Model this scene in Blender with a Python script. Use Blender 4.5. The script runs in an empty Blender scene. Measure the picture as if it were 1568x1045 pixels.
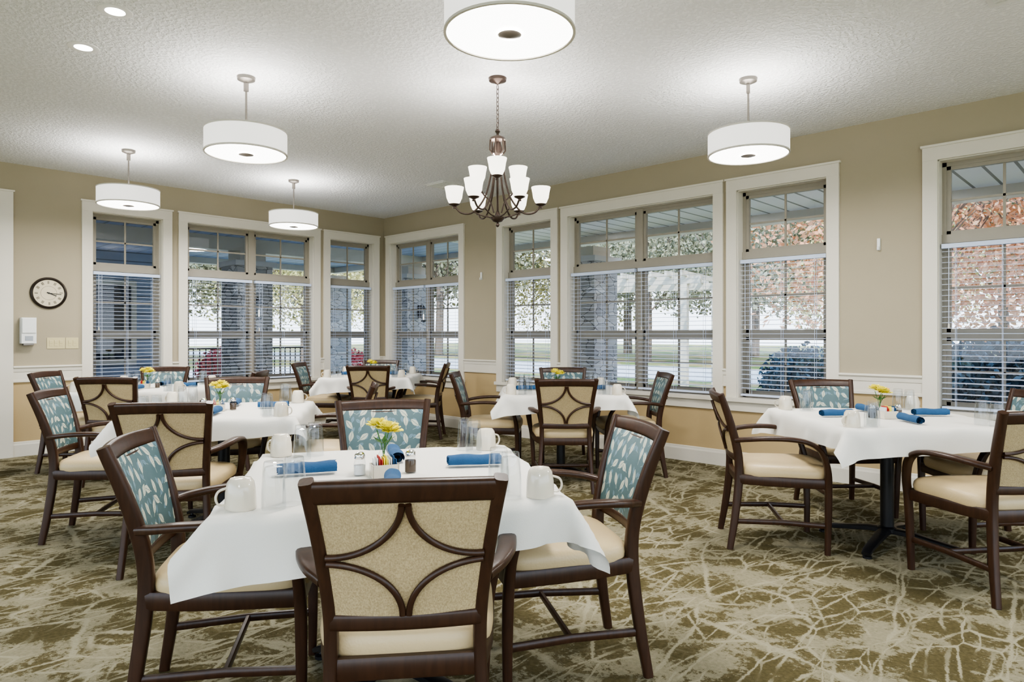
import bpy, math, random
import numpy as np
from mathutils import Vector, Matrix
random.seed(7); np.random.seed(7)
scene = bpy.context.scene
CA, SA = 0.7231, 0.6907
YAW = math.degrees(math.atan2(SA, CA))
def W(x, y):
    return (CA*x - SA*y, SA*x + CA*y)

# ------------------------------------------------------------------ materials
def new_mat(name):
    m = bpy.data.materials.new(name); m.use_nodes = True
    nt = m.node_tree; nt.nodes.clear()
    out = nt.nodes.new('ShaderNodeOutputMaterial')
    return m, nt, out
def N(nt, t, **kw):
    n = nt.nodes.new(t)
    for k, v in kw.items():
        if k.startswith('i_'):
            n.inputs[k[2:].replace('_', ' ')].default_value = v
        else: setattr(n, k, v)
    return n
def L(nt, a, b): nt.links.new(a, b)
def math_n(nt, op, a, b=None, c=None, clamp=False):
    n = nt.nodes.new('ShaderNodeMath'); n.operation = op; n.use_clamp = clamp
    for i, v in enumerate((a, b, c)):
        if v is None: continue
        if isinstance(v, (int, float)): n.inputs[i].default_value = v
        else: L(nt, v, n.inputs[i])
    return n.outputs[0]
def vmath(nt, op, a, b=None):
    n = nt.nodes.new('ShaderNodeVectorMath'); n.operation = op
    for i, v in enumerate((a, b)):
        if v is None: continue
        if isinstance(v, (tuple, list)): n.inputs[i].default_value = v
        else: L(nt, v, n.inputs[i])
    return n
def mix(nt, f, a, b):
    n = nt.nodes.new('ShaderNodeMix'); n.data_type = 'RGBA'
    for s, v in ((n.inputs['Factor'], f), (n.inputs['A'], a), (n.inputs['B'], b)):
        if isinstance(v, (int, float)): s.default_value = v
        elif isinstance(v, tuple): s.default_value = (v[0], v[1], v[2], 1)
        else: L(nt, v, s)
    return n.outputs['Result']
def sm(nt, v, lo, hi, a=0.0, b=1.0):
    n = nt.nodes.new('ShaderNodeMapRange'); n.interpolation_type = 'SMOOTHSTEP'
    n.inputs[1].default_value = lo; n.inputs[2].default_value = hi
    n.inputs[3].default_value = a; n.inputs[4].default_value = b
    L(nt, v, n.inputs[0]); return n.outputs[0]
def mapping(nt, vec, scale=(1,1,1), rot=(0,0,0), loc=(0,0,0)):
    n = nt.nodes.new('ShaderNodeMapping')
    n.inputs['Scale'].default_value = scale
    n.inputs['Rotation'].default_value = [math.radians(r) for r in rot]
    n.inputs['Location'].default_value = loc
    L(nt, vec, n.inputs['Vector']); return n.outputs[0]
def srgb(r, g, b):
    f = lambda c: (c/255/12.92) if c/255 <= 0.04045 else ((c/255+0.055)/1.055)**2.4
    return (f(r), f(g), f(b))
def simple(name, col, rough=0.5, metal=0.0, noise=0.08, nscale=20, bump=0.0, bscale=80, coat=0.0, sheen=0.0):
    m, nt, out = new_mat(name)
    p = N(nt, 'ShaderNodeBsdfPrincipled')
    p.inputs['Roughness'].default_value = rough; p.inputs['Metallic'].default_value = metal
    p.inputs['Coat Weight'].default_value = coat
    p.inputs['Sheen Weight'].default_value = sheen
    tc = N(nt, 'ShaderNodeTexCoord')
    nz = N(nt, 'ShaderNodeTexNoise'); nz.inputs['Scale'].default_value = nscale; nz.inputs['Detail'].default_value = 3
    L(nt, tc.outputs['Object'], nz.inputs['Vector'])
    dk = tuple(c*(1-noise) for c in col); lt = tuple(min(1, c*(1+noise)) for c in col)
    L(nt, mix(nt, nz.outputs['Fac'], dk, lt), p.inputs['Base Color'])
    if bump > 0:
        bn = N(nt, 'ShaderNodeTexNoise'); bn.inputs['Scale'].default_value = bscale; bn.inputs['Detail'].default_value = 4
        L(nt, tc.outputs['Object'], bn.inputs['Vector'])
        b = N(nt, 'ShaderNodeBump'); b.inputs['Strength'].default_value = bump; b.inputs['Distance'].default_value = 0.01
        L(nt, bn.outputs['Fac'], b.inputs['Height']); L(nt, b.outputs[0], p.inputs['Normal'])
    L(nt, p.outputs[0], out.inputs[0]); return m

def wood_mat(name, c1, c2, rough=0.32):
    m, nt, out = new_mat(name)
    p = N(nt, 'ShaderNodeBsdfPrincipled'); p.inputs['Roughness'].default_value = rough
    p.inputs['Specular IOR Level'].default_value = .4
    tc = N(nt, 'ShaderNodeTexCoord')
    v = mapping(nt, tc.outputs['Object'], (30, 30, 4))
    nz = N(nt, 'ShaderNodeTexNoise'); nz.inputs['Scale'].default_value = 1.5; nz.inputs['Detail'].default_value = 6; nz.inputs['Distortion'].default_value = 1.0
    L(nt, v, nz.inputs['Vector'])
    L(nt, mix(nt, sm(nt, nz.outputs['Fac'], .3, .7), c1, c2), p.inputs['Base Color'])
    L(nt, p.outputs[0], out.inputs[0]); return m

MW = wood_mat('chair_dark_wood', srgb(48, 29, 18), srgb(59, 37, 24), .33)
M_vinyl = simple('seat_cream_vinyl', srgb(196, 174, 134), .40, noise=.04, nscale=8, bump=.15, bscale=120)
M_black = simple('black_metal', (.006, .006, .008), .4, noise=.1)
M_white_paint = simple('trim_cream_paint', srgb(214, 208, 195), .4, noise=.015, nscale=6)
M_sash = simple('window_sash_vinyl', srgb(148, 141, 128), .45, noise=.03)
M_blind = simple('blind_white', srgb(196, 208, 232), .45, noise=.02)
M_linen = simple('white_linen', srgb(220, 217, 210), .8, noise=.02, nscale=4, bump=.12, bscale=300, sheen=.1)
M_napkin = simple('blue_napkin', srgb(32, 76, 116), .85, noise=.12, nscale=60, bump=.3, bscale=400)
M_ceramic = simple('white_ceramic', srgb(214, 205, 188), .15, noise=.01, coat=.4)
M_bronze = simple('bronze_metal', srgb(78, 66, 60), .35, .8, noise=.2, nscale=12)
M_nickel = simple('brushed_nickel', srgb(130, 124, 118), .35, .85, noise=.1)
M_chrome = simple('chrome', (.7, .7, .7), .15, 1.0, noise=.02)
M_plastic = simple('white_plastic', srgb(222, 222, 220), .35, noise=.01)
M_plate = simple('almond_plate', srgb(196, 184, 142), .4, noise=.02)
M_yellow = simple('yellow_petals', srgb(240, 228, 84), .7, noise=.10, nscale=60)
M_peach = simple('peach_petals', srgb(240, 160, 110), .7, noise=.15, nscale=60)
M_green = simple('stem_green', srgb(50, 100, 34), .6, noise=.2, nscale=60)
M_salt = simple('salt', (.75, .75, .75), .8)
M_pepper = simple('pepper', (.09, .06, .04), .9, noise=.5, nscale=400)
M_red = simple('packet_red', srgb(180, 50, 40), .6)
M_face = simple('clock_face', srgb(205, 194, 168), .6, noise=.06, nscale=10)
M_ink = simple('ink', (.01, .009, .008), .6)

def woven():
    m, nt, out = new_mat('woven_back_fabric')
    p = N(nt, 'ShaderNodeBsdfPrincipled'); p.inputs['Roughness'].default_value = .8
    tc = N(nt, 'ShaderNodeTexCoord'); sep = N(nt, 'ShaderNodeSeparateXYZ'); L(nt, tc.outputs['Object'], sep.inputs[0])
    sx = math_n(nt, 'SINE', math_n(nt, 'MULTIPLY', sep.outputs[0], 1500.0))
    sz = math_n(nt, 'SINE', math_n(nt, 'MULTIPLY', sep.outputs[2], 1500.0))
    w = math_n(nt, 'MULTIPLY', sx, sz)
    nz = N(nt, 'ShaderNodeTexNoise'); nz.inputs['Scale'].default_value = 260; L(nt, mapping(nt, tc.outputs['Object'], (1, 1, .8)), nz.inputs['Vector'])
    h = math_n(nt, 'ADD', math_n(nt, 'MULTIPLY', w, .25), nz.outputs['Fac'])
    L(nt, mix(nt, sm(nt, h, .1, .95), srgb(142, 123, 88), srgb(194, 174, 134)), p.inputs['Base Color'])
    b = N(nt, 'ShaderNodeBump'); b.inputs['Strength'].default_value = .4; b.inputs['Distance'].default_value = .003
    L(nt, h, b.inputs['Height']); L(nt, b.outputs[0], p.inputs['Normal'])
    L(nt, p.outputs[0], out.inputs[0]); return m
M_woven = woven()

def leaf_fabric():
    m, nt, out = new_mat('teal_leaf_fabric')
    p = N(nt, 'ShaderNodeBsdfPrincipled'); p.inputs['Roughness'].default_value = .5
    tc = N(nt, 'ShaderNodeTexCoord'); sep = N(nt, 'ShaderNodeSeparateXYZ'); L(nt, tc.outputs['Object'], sep.inputs[0])
    def layer(scale, off, a, b, keep):
        cmb = N(nt, 'ShaderNodeCombineXYZ')
        L(nt, math_n(nt, 'MULTIPLY_ADD', sep.outputs[0], scale, off), cmb.inputs[0])
        L(nt, math_n(nt, 'MULTIPLY_ADD', sep.outputs[2], scale*.9, off*1.7), cmb.inputs[1])
        vo = N(nt, 'ShaderNodeTexVoronoi', voronoi_dimensions='2D', feature='F1'); vo.inputs['Scale'].default_value = 1.0
        vo.inputs['Randomness'].default_value = .5
        L(nt, cmb.outputs[0], vo.inputs['Vector'])
        d = vmath(nt, 'SUBTRACT', cmb.outputs[0], vo.outputs['Position'])
        sc = N(nt, 'ShaderNodeSeparateColor'); L(nt, vo.outputs['Color'], sc.inputs[0])
        ang = math_n(nt, 'MULTIPLY_ADD', sc.outputs[0], 2.6, -1.3)
        vr = N(nt, 'ShaderNodeVectorRotate', rotation_type='Z_AXIS'); L(nt, d.outputs[0], vr.inputs['Vector']); L(nt, ang, vr.inputs['Angle'])
        s2 = N(nt, 'ShaderNodeSeparateXYZ'); L(nt, vr.outputs[0], s2.inputs[0])
        x = math_n(nt, 'ABSOLUTE', s2.outputs[0]); y = s2.outputs[1]
        yy = math_n(nt, 'POWER', math_n(nt, 'ABSOLUTE', math_n(nt, 'DIVIDE', y, b)), 1.7)
        wdt = math_n(nt, 'MULTIPLY', math_n(nt, 'SUBTRACT', 1.0, yy), a)
        inside = math_n(nt, 'GREATER_THAN', math_n(nt, 'SUBTRACT', wdt, x), 0.0)
        rib = math_n(nt, 'GREATER_THAN', x, .016)
        side = math_n(nt, 'FRACT', math_n(nt, 'MULTIPLY', math_n(nt, 'SUBTRACT', y, math_n(nt, 'MULTIPLY', x, .9)), 9.0))
        vein = math_n(nt, 'GREATER_THAN', side, .15)
        k = math_n(nt, 'LESS_THAN', sc.outputs[1], keep)
        r = math_n(nt, 'MULTIPLY', math_n(nt, 'MULTIPLY', inside, rib), math_n(nt, 'MULTIPLY', vein, k))
        stem = math_n(nt, 'MULTIPLY', math_n(nt, 'LESS_THAN', x, .02), math_n(nt, 'LESS_THAN', y, -b*.9))
        return r, math_n(nt, 'MULTIPLY', stem, k)
    r1, s1 = layer(17.5, 3.3, .22, .47, .93)
    r2, s2 = layer(27.0, 11.9, .20, .42, .6)
    nz = N(nt, 'ShaderNodeTexNoise'); nz.inputs['Scale'].default_value = 9; L(nt, tc.outputs['Object'], nz.inputs['Vector'])
    base = mix(nt, nz.outputs['Fac'], srgb(60, 84, 89), srgb(82, 107, 112))
    c = mix(nt, math_n(nt, 'MULTIPLY', r2, .7), base, srgb(112, 142, 160))
    c = mix(nt, math_n(nt, 'MAXIMUM', s1, s2), c, srgb(150, 168, 162))
    c = mix(nt, r1, c, srgb(190, 193, 176))
    L(nt, c, p.inputs['Base Color'])
    L(nt, p.outputs[0], out.inputs[0]); return m
M_leaf = leaf_fabric()

def glass_mat(name, tint=(.95, .97, .97), lo=.05, hi=.75, pw=3.0, rough=.02):
    m, nt, out = new_mat(name)
    t = N(nt, 'ShaderNodeBsdfTransparent'); t.inputs[0].default_value = (*tint, 1)
    g = N(nt, 'ShaderNodeBsdfGlossy'); g.inputs['Roughness'].default_value = rough; g.inputs[0].default_value = (.95, .97, 1, 1)
    lw = N(nt, 'ShaderNodeLayerWeight'); lw.inputs['Blend'].default_value = .5
    f = math_n(nt, 'MULTIPLY_ADD', math_n(nt, 'POWER', lw.outputs['Facing'], pw), hi-lo, lo)
    ms = N(nt, 'ShaderNodeMixShader'); L(nt, f, ms.inputs[0]); L(nt, t.outputs[0], ms.inputs[1]); L(nt, g.outputs[0], ms.inputs[2])
    L(nt, ms.outputs[0], out.inputs[0]); return m
M_glass = glass_mat('drinking_glass', (.93, .94, .945), .035, .65, 3.6, .0)
M_pane = glass_mat('window_pane_glass', (.93, .96, 1.0), .05, .7, 4.0, .0)

def carpet():
    m, nt, out = new_mat('carpet_twig_pattern')
    p = N(nt, 'ShaderNodeBsdfPrincipled'); p.inputs['Roughness'].default_value = .95; p.inputs['Specular IOR Level'].default_value = .1
    g = N(nt, 'ShaderNodeNewGeometry'); pos = g.outputs['Position']
    dn = N(nt, 'ShaderNodeTexNoise'); dn.inputs['Scale'].default_value = 2.2; dn.inputs['Detail'].default_value = 3; L(nt, pos, dn.inputs['Vector'])
    d = vmath(nt, 'MULTIPLY', vmath(nt, 'SUBTRACT', dn.outputs['Color'], (.5, .5, .5)).outputs[0], (.10, .10, 0))
    dpos = vmath(nt, 'ADD', pos, d.outputs[0]).outputs[0]
    fine = N(nt, 'ShaderNodeTexNoise'); fine.inputs['Scale'].default_value = 60; fine.inputs['Detail'].default_value = 3; L(nt, pos, fine.inputs['Vector'])
    mid = N(nt, 'ShaderNodeTexNoise'); mid.inputs['Scale'].default_value = 9; mid.inputs['Detail'].default_value = 2; L(nt, pos, mid.inputs['Vector'])
    def lines(scale, rot, st, w, mscale, mthr):
        v = mapping(nt, dpos, (scale, scale*st, 1), (0, 0, rot), (rot*.13, rot*.07, 0))
        vo = N(nt, 'ShaderNodeTexVoronoi', voronoi_dimensions='2D', feature='DISTANCE_TO_EDGE'); vo.inputs['Scale'].default_value = 1
        L(nt, v, vo.inputs['Vector'])
        e = math_n(nt, 'ADD', vo.outputs['Distance'], math_n(nt, 'MULTIPLY', math_n(nt, 'SUBTRACT', fine.outputs['Fac'], .5), w*3.2))
        e = math_n(nt, 'ADD', e, math_n(nt, 'MULTIPLY', math_n(nt, 'SUBTRACT', mid.outputs['Fac'], .5), w*3.2))
        ln = sm(nt, e, w*.4, w*1.3, 1, 0)
        mk = N(nt, 'ShaderNodeTexNoise'); mk.inputs['Scale'].default_value = mscale; L(nt, mapping(nt, pos, loc=(rot, 0, 0)), mk.inputs['Vector'])
        return math_n(nt, 'MULTIPLY', ln, sm(nt, mk.outputs['Fac'], mthr-.09, mthr+.09))
    l1 = lines(1.9, 20, .45, .017, 1.5, .38)
    l2 = lines(3.2, 70, .30, .020, 2.2, .46)
    l3 = lines(3.2, -35, .30, .020, 2.2, .46)
    l4 = lines(5.5, 110, .4, .028, 2.5, .47)
    l5 = lines(7.0, -10, .4, .034, 2.5, .48)
    ln = math_n(nt, 'MAXIMUM', math_n(nt, 'MAXIMUM', l1, l2), math_n(nt, 'MAXIMUM', l3, l4))
    ln = math_n(nt, 'MULTIPLY', math_n(nt, 'MAXIMUM', ln, l5), .86)
    pn = N(nt, 'ShaderNodeTexNoise'); pn.inputs['Scale'].default_value = 22; pn.inputs['Detail'].default_value = 6; pn.inputs['Roughness'].default_value = .78; L(nt, pos, pn.inputs['Vector'])
    pm = N(nt, 'ShaderNodeTexNoise'); pm.inputs['Scale'].default_value = 4.2; pm.inputs['Detail'].default_value = 2; L(nt, pos, pm.inputs['Vector'])
    th = math_n(nt, 'ADD', pn.outputs['Fac'], math_n(nt, 'MULTIPLY', math_n(nt, 'SUBTRACT', pm.outputs['Fac'], .5), .9))
    patch = math_n(nt, 'MULTIPLY', sm(nt, th, .49, .57), .60)
    base = mix(nt, sm(nt, pm.outputs['Fac'], .35, .65), srgb(88, 81, 55), srgb(103, 95, 69))
    base = mix(nt, sm(nt, fine.outputs['Fac'], .3, .7), srgb(76, 69, 45), base)
    light = mix(nt, fine.outputs['Fac'], srgb(138, 132, 109), srgb(166, 161, 140))
    c = mix(nt, math_n(nt, 'MAXIMUM', ln, patch), base, light)
    L(nt, c, p.inputs['Base Color'])
    fb = N(nt, 'ShaderNodeTexNoise'); fb.inputs['Scale'].default_value = 220; L(nt, pos, fb.inputs['Vector'])
    b = N(nt, 'ShaderNodeBump'); b.inputs['Strength'].default_value = .5; b.inputs['Distance'].default_value = .006
    L(nt, fb.outputs['Fac'], b.inputs['Height']); L(nt, b.outputs[0], p.inputs['Normal'])
    L(nt, p.outputs[0], out.inputs[0]); return m
M_carpet = carpet()

def wall_mat():
    m, nt, out = new_mat('wall_two_tone_paint')
    p = N(nt, 'ShaderNodeBsdfPrincipled'); p.inputs['Roughness'].default_value = .7
    g = N(nt, 'ShaderNodeNewGeometry'); sep = N(nt, 'ShaderNodeSeparateXYZ'); L(nt, g.outputs['Position'], sep.inputs[0])
    f = math_n(nt, 'GREATER_THAN', sep.outputs[2], .86)
    nz = N(nt, 'ShaderNodeTexNoise'); nz.inputs['Scale'].default_value = 3; L(nt, g.outputs['Position'], nz.inputs['Vector'])
    up = mix(nt, nz.outputs['Fac'], srgb(159, 149, 127), srgb(163, 153, 131))
    lo = mix(nt, nz.outputs['Fac'], srgb(178, 155, 114), srgb(182, 159, 118))
    L(nt, mix(nt, f, lo, up), p.inputs['Base Color'])
    bn = N(nt, 'ShaderNodeTexNoise'); bn.inputs['Scale'].default_value = 60; L(nt, g.outputs['Position'], bn.inputs['Vector'])
    b = N(nt, 'ShaderNodeBump'); b.inputs['Strength'].default_value = .12; b.inputs['Distance'].default_value = .004
    L(nt, bn.outputs['Fac'], b.inputs['Height']); L(nt, b.outputs[0], p.inputs['Normal'])
    L(nt, p.outputs[0], out.inputs[0]); return m
M_wall = wall_mat()
def ceil_mat():
    m, nt, out = new_mat('ceiling_knockdown_texture')
    p = N(nt, 'ShaderNodeBsdfPrincipled'); p.inputs['Roughness'].default_value = .85
    g = N(nt, 'ShaderNodeNewGeometry')
    bn = N(nt, 'ShaderNodeTexNoise'); bn.inputs['Scale'].default_value = 38; bn.inputs['Detail'].default_value = 3; L(nt, g.outputs['Position'], bn.inputs['Vector'])
    h = sm(nt, bn.outputs['Fac'], .42, .62)
    L(nt, mix(nt, h, srgb(224, 225, 227), srgb(234, 235, 237)), p.inputs['Base Color'])
    b = N(nt, 'ShaderNodeBump'); b.inputs['Strength'].default_value = .5; b.inputs['Distance'].default_value = .02
    L(nt, h, b.inputs['Height']); L(nt, b.outputs[0], p.inputs['Normal'])
    L(nt, p.outputs[0], out.inputs[0]); return m
M_ceil = ceil_mat()
def emis(name, col, s, bc=.8):
    m, nt, out = new_mat(name)
    p = N(nt, 'ShaderNodeBsdfPrincipled'); p.inputs['Base Color'].default_value = (bc, bc, bc*.98, 1)
    tc = N(nt, 'ShaderNodeTexCoord'); nz = N(nt, 'ShaderNodeTexNoise'); nz.inputs['Scale'].default_value = 300; L(nt, tc.outputs['Object'], nz.inputs['Vector'])
    p.inputs['Emission Color'].default_value = (*col, 1)
    L(nt, math_n(nt, 'MULTIPLY_ADD', nz.outputs['Fac'], s*.1, s*.95), p.inputs['Emission Strength'])
    L(nt, p.outputs[0], out.inputs[0]); return m
M_shade = emis('lit_linen_shade', (1, .97, .92), .55, .6)
M_band = simple('shade_trim_band', srgb(196, 192, 184), .6, noise=.02)
M_diff = emis('lit_diffuser', (1, .98, .94), 3)
M_bell = emis('lit_frosted_glass', (1, .93, .80), 1.4, .6)
M_can = emis('lit_downlight_lens', (1, .97, .92), 8)

# ------------------------------------------------------------------ mesh builder
class MB:
    def __init__(s): s.v = []; s.f = []; s.m = []; s.mats = []
    def mi(s, mat):
        if mat not in s.mats: s.mats.append(mat)
        return s.mats.index(mat)
    def add(s, vs, fs, mat):
        o = len(s.v); k = s.mi(mat)
        s.v += [tuple(v) for v in vs]
        for f in fs: s.f.append(tuple(o+i for i in f)); s.m.append(k)
    def box(s, x0, x1, y0, y1, z0, z1, mat, M=None):
        vs = [Vector((x, y, z)) for x in (x0, x1) for y in (y0, y1) for z in (z0, z1)]
        if M: vs = [M @ v for v in vs]
        s.add(vs, [(0,1,3,2),(4,6,7,5),(0,4,5,1),(2,3,7,6),(0,2,6,4),(1,5,7,3)], mat)
    def sweep(s, pts, w, h, mat, hint=(1,0,0), n=10, sq=3.0, closed=False, cap=True):
        pts = [Vector(p) for p in pts]; hint = Vector(hint); K = len(pts)
        prof = []
        for i in range(n):
            a = 2*math.pi*(i+.5)/n; c, d = math.cos(a), math.sin(a)
            prof.append((math.copysign(abs(c)**(2/sq), c), math.copysign(abs(d)**(2/sq), d)))
        vs = []
        for i, p in enumerate(pts):
            if closed: t = pts[(i+1) % K]-pts[i-1]
            else: t = pts[min(i+1, K-1)]-pts[max(i-1, 0)]
            t.normalize(); a = hint-t*hint.dot(t)
            if a.length < 1e-4: a = Vector((0, 1, 0))-t*t.y
            a.normalize(); b = t.cross(a)
            ww = w[i] if isinstance(w, (list, tuple)) else w
            hh = h[i] if isinstance(h, (list, tuple)) else h
            for c, d in prof: vs.append(p+a*(c*ww/2)+b*(d*hh/2))
        fs = []
        for i in range(K if closed else K-1):
            for j in range(n):
                a0 = i*n+j; a1 = i*n+(j+1) % n; b0 = ((i+1) % K)*n+j; b1 = ((i+1) % K)*n+(j+1) % n
                fs.append((a0, a1, b1, b0))
        if cap and not closed:
            fs.append(tuple(range(n-1, -1, -1))); fs.append(tuple((K-1)*n+j for j in range(n)))
        s.add(vs, fs, mat)
    def lathe(s, prof, mat, c=(0,0,0), n=24, M=None):
        vs = []; fs = []
        for r, z in prof:
            for j in range(n):
                a = 2*math.pi*j/n; v = Vector((c[0]+r*math.cos(a), c[1]+r*math.sin(a), c[2]+z))
                vs.append(M @ v if M else v)
        for i in range(len(prof)-1):
            for j in range(n):
                fs.append((i*n+j, i*n+(j+1) % n, (i+1)*n+(j+1) % n, (i+1)*n+j))
        s.add(vs, fs, mat)
    def mesh(s, name, smooth=True, ang=38):
        me = bpy.data.meshes.new(name); me.from_pydata(s.v, [], s.f)
        for m in s.mats: me.materials.append(m)
        me.polygons.foreach_set('material_index', s.m)
        if smooth:
            me.polygons.foreach_set('use_smooth', [True]*len(s.f))
        me.validate(); me.update()
        if smooth: me.set_sharp_from_angle(angle=math.radians(ang))
        return me
def obj(name, me, loc=(0,0,0), rz=0.0, parent=None, bevel=0.0):
    o = bpy.data.objects.new(name, me); scene.collection.objects.link(o)
    o.location = loc; o.rotation_euler = (0, 0, math.radians(rz))
    if parent: o.parent = parent
    if bevel:
        b = o.modifiers.new('bevel', 'BEVEL'); b.width = bevel; b.segments = 2; b.limit_method = 'ANGLE'
    return o
def cr(pts, n=6):
    P = [Vector(p) for p in pts]; out = []
    Q = [P[0]*2-P[1]]+P+[P[-1]*2-P[-2]]
    for i in range(1, len(Q)-2):
        for k in range(n):
            t = k/n; a, b, c, d = Q[i-1], Q[i], Q[i+1], Q[i+2]
            out.append(.5*((2*b)+(c-a)*t+(2*a-5*b+4*c-d)*t*t+(3*b-a-3*c+d)*t**3))
    out.append(P[-1]); return out

# ------------------------------------------------------------------ room shell
XL, YR, H = -8.635, 6.20, 3.05
XMAX, YMIN = 4.0, -4.0
b = MB(); b.box(XL-.2, XMAX, YMIN, YR+.2, -.12, 0, M_carpet); obj('floor', b.mesh('floor', False))
b = MB(); b.box(XL-.2, XMAX, YMIN, YR+.2, H, H+.2, M_ceil); obj('ceiling', b.mesh('ceiling', False))
CAS = .10
Z0, Z1 = .67, 2.65
right_w = [(-8.56, -6.80, 2), (-6.18, -5.165, 1), (-5.115, -3.085, 2), (-3.05, -2.02, 1), (-1.39, -.36, 1)]
left_w = [(2.165, 3.111, 1), (3.186, 5.106, 2), (5.158, 6.106, 1)]
def build_wall(name, a0, a1, ops, loc, rz):
    b = MB(); cur = a0
    for (x0, x1, z0, z1) in ops:
        b.box(cur, x0, 0, .2, 0, H, M_wall)
        if z0 > 0: b.box(x0, x1, 0, .2, 0, z0, M_wall)
        b.box(x0, x1, 0, .2, z1, H, M_wall); cur = x1
    b.box(cur, a1, 0, .2, 0, H, M_wall)
    obj(name, b.mesh(name, False), loc, rz)
build_wall('wall_right', XL, XMAX, [(a+CAS, c-CAS, Z0, Z1) for a, c, _ in right_w], (0, YR, 0), 0)
build_wall('wall_left', YMIN, YR+.2, [(.42, 1.42, 0, 2.65)]+[(a+CAS, c-CAS, Z0, Z1) for a, c, _ in left_w], (XL, 0, 0), 90)

wi = [0]
def build_window(x0, x1, cols, loc, rz):
    wi[0] += 1
    b = MB(); c = .105; i0, i1 = x0+CAS, x1-CAS
    Wp = M_white_paint
    b.box(x0, i0+.004, -.024, 0, Z0-.02, Z1, Wp); b.box(i1-.004, x1, -.024, 0, Z0-.02, Z1, Wp)
    b.box(x0, x1, -.026, 0, Z1-.004, Z1+.10, Wp); b.box(x0-.012, x1+.012, -.036, 0, Z1+.10, Z1+.118, Wp)
    b.box(x0-.01, x1+.01, -.055, .10, Z0-.035, Z0+.003, Wp)       # stool
    b.box(x0, x1, -.022, 0, Z0-.125, Z0-.035, Wp)                 # apron
    b.box(i0, i0+.012, 0, .2, Z0, Z1, Wp); b.box(i1-.012, i1, 0, .2, Z0, Z1, Wp)
    b.box(i0, i1, 0, .2, Z1-.012, Z1, Wp)
    S = M_sash; y0, y1 = .10, .15; i0 += .012; i1 -= .012
    zt0, zt1 = 1.995, 2.065
    b.box(i0, i1, y0-.02, y1, zt0, zt1, S)
    b.box(i0, i0+.03, y0, y1, Z0, Z1-.012, S); b.box(i1-.03, i1, y0, y1, Z0, Z1-.012, S)
    b.box(i0, i1, y0, y1, Z1-.045, Z1-.012, S); b.box(i0, i1, y0, y1, Z0, Z0+.04, S)
    edges = [i0+.03, i1-.03]
    if cols == 2:
        m = (i0+i1)/2; b.box(m-.04, m+.04, y0-.01, y1, Z0, Z1-.012, S); edges = [i0+.03, m-.04, m+.04, i1-.03]
    for k in range(0, len(edges), 2):
        a, d = edges[k], edges[k+1]; mid = (a+d)/2
        for (za, zb) in ((zt1, Z1-.045), (1.29, zt0), (Z0+.04, 1.25)):
            f = .028
            b.box(a, a+f, y0+.005, y1-.005, za, zb, S); b.box(d-f, d, y0+.005, y1-.005, za, zb, S)
            b.box(a, d, y0+.005, y1-.005, zb-f, zb, S); b.box(a, d, y0+.005, y1-.005, za, za+f, S)
            zm = (za+zb)/2
            b.box(mid-.009, mid+.009, y0+.018, y1-.018, za, zb, S); b.box(a, d, y0+.018, y1-.018, zm-.009, zm+.009, S)
        b.box(a, d, y0, y1, 1.25, 1.29, S)
        b.add([(a, y0+.024, Z0+.04), (d, y0+.024, Z0+.04), (d, y0+.024, Z1-.045), (a, y0+.024, Z1-.045)], [(0,1,2,3)], M_pane)
    obj('window_%d' % wi[0], b.mesh('window', False), loc, rz)
    # blinds
    for k in range(0, len(edges), 2):
        a, d = edges[k]-.02, edges[k+1]+.02
        b = MB(); B = M_blind
        b.box(a, d, .02, .065, 1.950, 1.985, B)
        z = 1.925; th = math.radians(4)
        while z > .73:
            Mx = Matrix.Translation((0, .043, z)) @ Matrix.Rotation(th, 4, 'X')
            b.box(a+.004, d-.004, -.024, .024, -.0014, .0014, B, Mx); z -= .043
        b.box(a+.004, d-.004, .022, .064, .69, .708, B)
        for q in (.12, .5, .88) if d-a < 1.2 else (.1, .37, .63, .9):
            x = a+(d-a)*q
            for yy in (.0185, .066): b.box(x-.0015, x+.0015, yy, yy+.001, .70, 1.95, B)
        b.box(a+.05, a+.054, .012, .015, 1.35, 1.95, B); b.lathe([(.001, .04), (.006, .035), (.007, .0), (.001, -.002)], Wp, (a+.052, .0135, 1.32), 8)
        obj('window_blind', b.mesh('window_blind', False), loc, rz)
for a, c, n in left_w: build_window(a, c, n, (XL, 0, 0), 90)
for a, c, n in right_w: build_window(a, c, n, (0, YR, 0), 0)

# chair rail + baseboards
def moulding(name, segs, loc, rz, prof):
    b = MB()
    for a, c in segs:
        vs = [(x, y, z) for x in (a, c) for y, z in prof]; n = len(prof)
        fs = [(j, j+1, n+j+1, n+j) for j in range(n-1)]+[tuple(range(n)), tuple(range(2*n-1, n-1, -1))]
        b.add(vs, fs, M_white_paint)
    obj(name, b.mesh(name, False), loc, rz)
RAIL = [(0, .945), (-.034, .945), (-.036, .93), (-.022, .915), (-.018, .885), (-.012, .88), (-.012, .80), (-.02, .795), (-.02, .775), (0, .775)]
BASE = [(0, .0), (-.016, .0), (-.016, .12), (-.011, .135), (-.009, .15), (0, .155)]
def gaps(ws, a0, a1):
    out = []; cur = a0
    for a, c, _ in ws:
        if a-cur > .02: out.append((cur, a))
        cur = c
    if a1-cur > .02: out.append((cur, a1))
    return out
moulding('trim_1', gaps(right_w, XL, XMAX), (0, YR, 0), 0, RAIL)
moulding('trim_2', gaps(left_w, 1.544, YR), (XL, 0, 0), 90, RAIL)
moulding('baseboard_right', [(XL, XMAX)], (0, YR, 0), 0, BASE)
moulding('baseboard_left', [(1.544, YR-.02), (YMIN, .30)], (XL, 0, 0), 90, BASE)
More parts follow.
